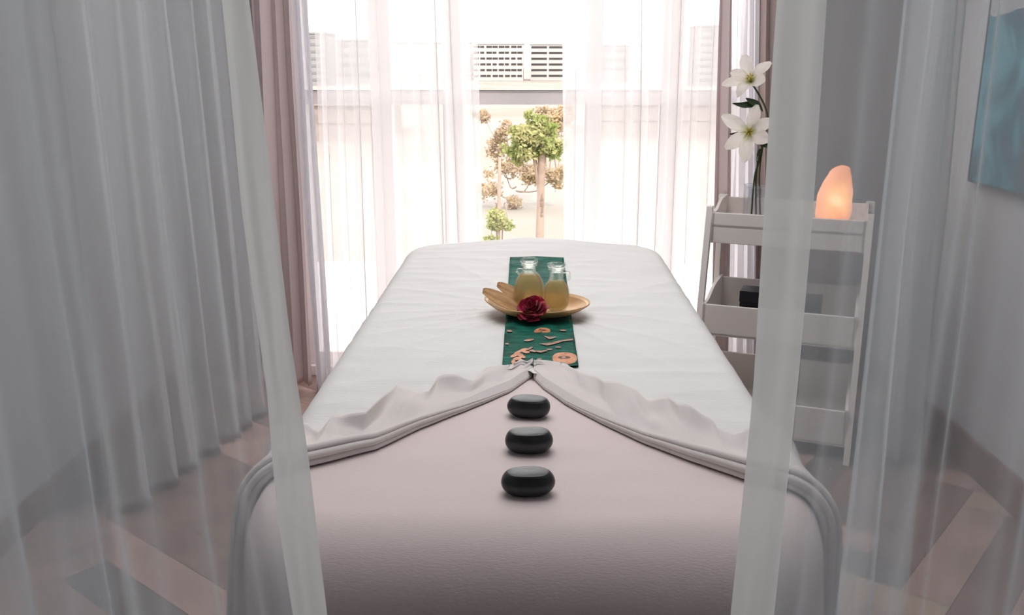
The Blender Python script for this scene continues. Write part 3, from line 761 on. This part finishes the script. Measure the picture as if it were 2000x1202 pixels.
# salt lamp
def salt_mat():
    m, nt, o = mat('glowing_salt'); L = nt.links.new
    tc = nd(nt, 'ShaderNodeTexCoord'); ln = nd(nt, 'ShaderNodeVectorMath', operation='DISTANCE'); L(tc.outputs['Object'], ln.inputs[0]); ln.inputs[1].default_value = (-.002, -.045, .112)
    n = nd(nt, 'ShaderNodeTexNoise'); n.inputs['Scale'].default_value = 26; n.inputs['Detail'].default_value = 3; L(tc.outputs['Object'], n.inputs['Vector'])
    ad = nd(nt, 'ShaderNodeMath', operation='MULTIPLY_ADD'); L(n.outputs['Fac'], ad.inputs[0]); ad.inputs[1].default_value = .05; L(ln.outputs['Value'], ad.inputs[2])
    r = nd(nt, 'ShaderNodeValToRGB'); e = r.color_ramp.elements
    e[0].position = .03; e[0].color = c4((1.0, .72, .38)); e[1].position = .19; e[1].color = c4((.38, .155, .10))
    x = e.new(.06); x.color = c4((.95, .47, .20)); x = e.new(.10); x.color = c4((.70, .29, .14)); L(ad.outputs[0], r.inputs[0])
    p = nd(nt, 'ShaderNodeBsdfPrincipled'); p.inputs['Base Color'].default_value = c4(srgb(226, 160, 132)); p.inputs['Roughness'].default_value = .5
    L(r.outputs[0], p.inputs['Emission Color']); p.inputs['Emission Strength'].default_value = 1.15
    L(p.outputs[0], o.inputs[0]); return m
lp = on_shelf(.445, .08, .8345)
lamp = empty('salt_lamp', lp, 'glowing orange salt crystal lamp on the top tray of the shelf', 'lamp')
bm = bmesh.new()
prof = [(.0005, .018), (.052, .018), (.060, .03), (.066, .06), (.066, .10), (.061, .14), (.053, .175), (.043, .205), (.032, .232), (.014, .246), (.0005, .249)]
pp = smooth_path([(a_, b_, 0) for a_, b_ in prof], 40)
lathe(bm, [(max(p.x, .0005), p.y) for p in pp], 44, None, False, False, 1, .8, 2.3)
for v in bm.verts:
    c = v.co; n = noise.cell(Vector((c.x * 30, c.y * 30, c.z * 16))) ; k = noise.noise(c * 20)
    f = 1 + .05 * n * .5 + .09 * k
    lean = .012 * (c.z / .24) ** 2
    cut = -.22 * max(0, (-c.x * .9 + (c.z - .165)) - .03)
    v.co = Vector((c.x * f + lean, c.y * f, c.z + (cut if c.z > .13 else 0)))
link('salt_crystal', bm, salt_mat(), lamp, True, True)
bm = bmesh.new(); lathe(bm, [(.0005, 0), (.06, 0), (.062, .004), (.062, .016), (.056, .02), (.0005, .02)], 40); link('lamp_base', bm, M_wood, lamp)

# vase and lilies
vp = on_shelf(.155, .09, .8345)
M_vase = glassm('vase_glass', (.93, .95, .97)); M_water = glassm('vase_water', (.97, .97, .97), 0, 1.33)
bm = bmesh.new(); oo = [(.036, 0), (.044, .004), (.046, .02), (.046, .135), (.048, .15), (.0455, .15), (.0435, .135), (.0435, .012), (.040, .008), (.0005, .008)]
lathe(bm, oo, 44, None, True, True, 1, 1, 3.4); vz = tag(link('vase', bm, M_vase), 'clear glass vase of lilies at the left end of the top tray', 'vase'); vz.location = vp
def petal_mat():
    m, nt, o = mat('lily_petal'); L = nt.links.new
    tc = nd(nt, 'ShaderNodeTexCoord'); g_ = nd(nt, 'ShaderNodeSeparateXYZ'); L(tc.outputs['UV'], g_.inputs[0])
    r = nd(nt, 'ShaderNodeValToRGB'); e = r.color_ramp.elements; e[0].position = .0; e[0].color = c4((.50, .52, .16)); e[1].position = .35; e[1].color = c4((1.0, .95, .88)); L(g_.outputs['Y'], r.inputs[0])
    d = nd(nt, 'ShaderNodeBsdfPrincipled'); d.inputs['Roughness'].default_value = .5; L(r.outputs[0], d.inputs['Base Color'])
    t = nd(nt, 'ShaderNodeBsdfTranslucent'); L(r.outputs[0], t.inputs[0]); x = nd(nt, 'ShaderNodeMixShader'); x.inputs[0].default_value = .5
    L(d.outputs[0], x.inputs[1]); L(t.outputs[0], x.inputs[2]); L(x.outputs[0], o.inputs[0]); return m
M_lily = petal_mat(); M_stem = solid('lily_stem', (.05, .085, .03), .5); M_leaf = solid('lily_leaf', (.035, .055, .025), .45); M_anth = solid('yellow_anther', (.6, .42, .05), .7)
def lily(name, label, centre, facing, spec, base, mid, leaves, size):
    """spec: petal (angle deg in the picture plane, length factor, lift) ; facing = unit vector the flower looks to"""
    base = Vector(base); e = empty(name, base, label, 'flower'); c = Vector(centre)
    f = Vector(facing).normalized(); r = Vector((1, 0, 0)); r = (r - f * r.dot(f)).normalized(); up = r.cross(f) * -1
    if up.z < 0: up = -up
    for an, ln, bend, wd in spec:
        an = radians(an); d = r * cos(an) + up * sin(an); side = d.cross(f).normalized()
        bm = bmesh.new(); uvl = bm.loops.layers.uv.new('UVMap'); vv = []
        for i in range(17):
            u = i / 16; row = []
            out = size * ln * (u ** 1.05); fw = size * (.42 * sin(pi * min(1, u * 1.0) * .62) - bend * u ** 3)
            wdt = size * wd * (sin(pi * (u * .93 + .03)) ** .8) * (.95 + .35 * u)
            for k in range(9):
                v = k / 4 - 1
                p = c - base + d * out + f * (fw - size * .28) + side * v * wdt + f * (size * .10 * (abs(v) ** 1.5) * (1 - u) - size * .035 * (1 - abs(v)) ) + f * .03 * size * sin(u * 14 + k * 1.7) * abs(v)
                row.append(bm.verts.new(p))
            vv.append(row)
        for i in range(16):
            for k in range(8):
                fa = bm.faces.new((vv[i][k], vv[i][k + 1], vv[i + 1][k + 1], vv[i + 1][k]))
                for lo, (ui, ki) in zip(fa.loops, ((i, k), (i, k + 1), (i + 1, k + 1), (i + 1, k))): lo[uvl].uv = (ki / 8, ui / 16)
        link('petal', bm, M_lily, e)
    for k in range(6):
        a = 2 * pi * k / 6 + .3; d = r * cos(a) + up * sin(a); bm = bmesh.new(); s0 = c - base - f * size * .25; s1 = c - base + f * size * .28 + d * size * .13
        tube(bm, smooth_path([s0, (s0 + s1) / 2 + f * .01, s1], 6), .0012, 6); st_ = link('stamen', bm, M_lily, e)
        bm = bmesh.new(); tube(bm, [s1 - d * .004, s1 + d * .004], .0025, 6); link('anther', bm, M_anth, st_)
    back = c - f * size * .30; bm = bmesh.new()
    path = smooth_path([Vector((0, 0, 0)), Vector(mid[0]) - base, Vector(mid[1]) - base, back - base], 30)
    tube(bm, path, .0036, 8); link('stem', bm, M_stem, e)
    for lf in leaves:
        pp_ = smooth_path([Vector(x) - base for x in lf], 14); bm = bmesh.new(); rows = []
        for i, p in enumerate(pp_):
            w_ = .012 * sin(pi * (i / 14) ** .8) + .0008; rows.append([p + Vector((0, .35, 1)).normalized() * w_ * k + Vector((0, -.004 * abs(k), 0)) for k in (-1, -.5, 0, .5, 1)])
        grid(bm, rows); link('leaf', bm, M_leaf, e)
YV = vp.y
lily('lily', 'upper white lily bloom leaning from the vase', P(1466, 155, YV), (-.35, -.8, .5),
     [(100, 1.5, .1, .30), (38, 1.35, .25, .26), (180, 1.45, .15, .26), (147, 1.15, .1, .27), (225, 1.05, .35, .26), (332, .8, -.1, .34)],
     vp + Vector((.008, .01, .012)), (P(1478, 330, YV), P(1499, 230, YV)),
     [[P(1480, 207, YV), P(1466, 204, YV - .02), P(1448, 205, YV - .03), P(1430, 202, YV - .03)], [P(1490, 218, YV), P(1482, 205, YV - .02), P(1464, 197, YV - .03), P(1456, 192, YV - .03)]], .075)
lily('lily', 'lower white lily bloom opening towards the viewer above the vase', P(1463, 258, YV - .06), (-.2, -1, .15),
     [(75, 1.35, .15, .27), (28, 1.25, .2, .27), (-25, 1.05, .1, .33), (262, 1.5, .1, .31), (215, 1.35, .15, .30), (148, 1.55, .12, .30)],
     vp + Vector((-.014, .0, .012)), (P(1474, 345, YV), P(1488, 290, YV)),
     [[P(1486, 292, YV), P(1480, 300, YV - .02), P(1477, 312, YV - .02), P(1480, 322, YV - .02)], [P(1490, 285, YV), P(1504, 280, YV), P(1506, 270, YV)], [P(1482, 262, YV + .03), P(1455, 262, YV + .03), P(1424, 262, YV + .03)]], .078)
bm = bmesh.new()
b0_ = vp + Vector((.02, -.01, .012)); tube(bm, smooth_path([b0_ - b0_, P(1484, 330, YV) - b0_, P(1500, 240, YV) - b0_, P(1512, 205, YV) - b0_], 20), .003, 8)
sp = tag(link('flower_stem', bm, M_stem), 'bare green lily stem with a closed bud behind the lilies', 'flower'); sp.location = b0_
bm = bmesh.new(); tp = P(1512, 205, YV) - b0_; tube(bm, smooth_path([tp, tp + Vector((.001, 0, .02)), tp + Vector((.003, 0, .05))], 8), [.003, .007, .009, .010, .010, .009, .007, .004, .001], 10); link('bud', bm, M_lily, sp)

# boxes on the middle tray
def card_box(lx, ly, sx, sy, sz, m, label):
    p = on_shelf(lx, ly, .423); bm = bmesh.new(); box(bm, (-sx / 2, -sy / 2, 0), (sx / 2, sy / 2, sz * .78), bev=.0015)
    o = empty('storage_box', p, label, 'box', rz=SR); link('box_body', bm, m, o, False)
    bm = bmesh.new(); box(bm, (-sx / 2 - .002, -sy / 2 - .002, sz * .74), (sx / 2 + .002, sy / 2 + .002, sz), bev=.0015); link('lid', bm, m, o, False)
card_box(.185, .0, .10, .10, .165, M_black, 'black lidded box on the middle tray of the shelf')
card_box(.405, .02, .06, .09, .150, M_dgrey, 'dark grey box at the centre right of the middle tray')

# ------------------------------------------------------------ picture on the right wall
def art():
    m, nt, o = mat('teal_abstract_print'); L = nt.links.new
    v = tex_coord(nt, (1, 1, 1))
    n = nd(nt, 'ShaderNodeTexNoise'); n.inputs['Scale'].default_value = 3.2; n.inputs['Detail'].default_value = 6; n.inputs['Distortion'].default_value = 1.2; L(v, n.inputs['Vector'])
    r = nd(nt, 'ShaderNodeValToRGB'); e = r.color_ramp.elements
    e[0].position = .36; e[0].color = c4(srgb(100, 116, 128)); e[1].position = .60; e[1].color = c4(srgb(108, 170, 186)); x = e.new(.48); x.color = c4(srgb(84, 128, 144)); L(n.outputs['Fac'], r.inputs[0])
    # pale sky above a hill line
    sx = nd(nt, 'ShaderNodeSeparateXYZ'); L(v, sx.inputs[0])
    n2 = nd(nt, 'ShaderNodeTexNoise'); n2.inputs['Scale'].default_value = 4; L(v, n2.inputs['Vector'])
    ad = nd(nt, 'ShaderNodeMath', operation='MULTIPLY_ADD'); L(n2.outputs['Fac'], ad.inputs[0]); ad.inputs[1].default_value = -.16; L(sx.outputs['Z'], ad.inputs[2])
    gt = nd(nt, 'ShaderNodeMath', operation='GREATER_THAN'); L(ad.outputs[0], gt.inputs[0]); gt.inputs[1].default_value = .50
    mx = nd(nt, 'ShaderNodeMixRGB'); L(gt.outputs[0], mx.inputs[0]); L(r.outputs[0], mx.inputs[1]); mx.inputs[2].default_value = c4(srgb(186, 190, 196))
    p = nd(nt, 'ShaderNodeBsdfPrincipled'); p.inputs['Roughness'].default_value = .5; L(mx.outputs[0], p.inputs['Base Color']); L(p.outputs[0], o.inputs[0]); return m
dirr = ray(1891, 352); k = (XR - .03) / dirr.x; pc = Vector((XR, dirr.y * k, CH + dirr.z * k))
pe = empty('wall_picture', (XR - .001, pc.y - .45, pc.z), 'frameless teal abstract picture on the right wall', 'picture')
bm = bmesh.new(); box(bm, (-.028, -.45, 0), (0, .45, .95), bev=.002); link('canvas', bm, art(), pe, False)
bm = bmesh.new()
for a, b in (((-.031, -.454, -.004), (0, .454, 0)), ((-.031, -.454, .95), (0, .454, .954)), ((-.031, -.454, 0), (0, -.45, .95)), ((-.031, .45, 0), (0, .454, .95))): box(bm, a, b)
link('edge_frame', bm, solid('thin_grey_metal', (.16, .16, .17), .4), pe, False)
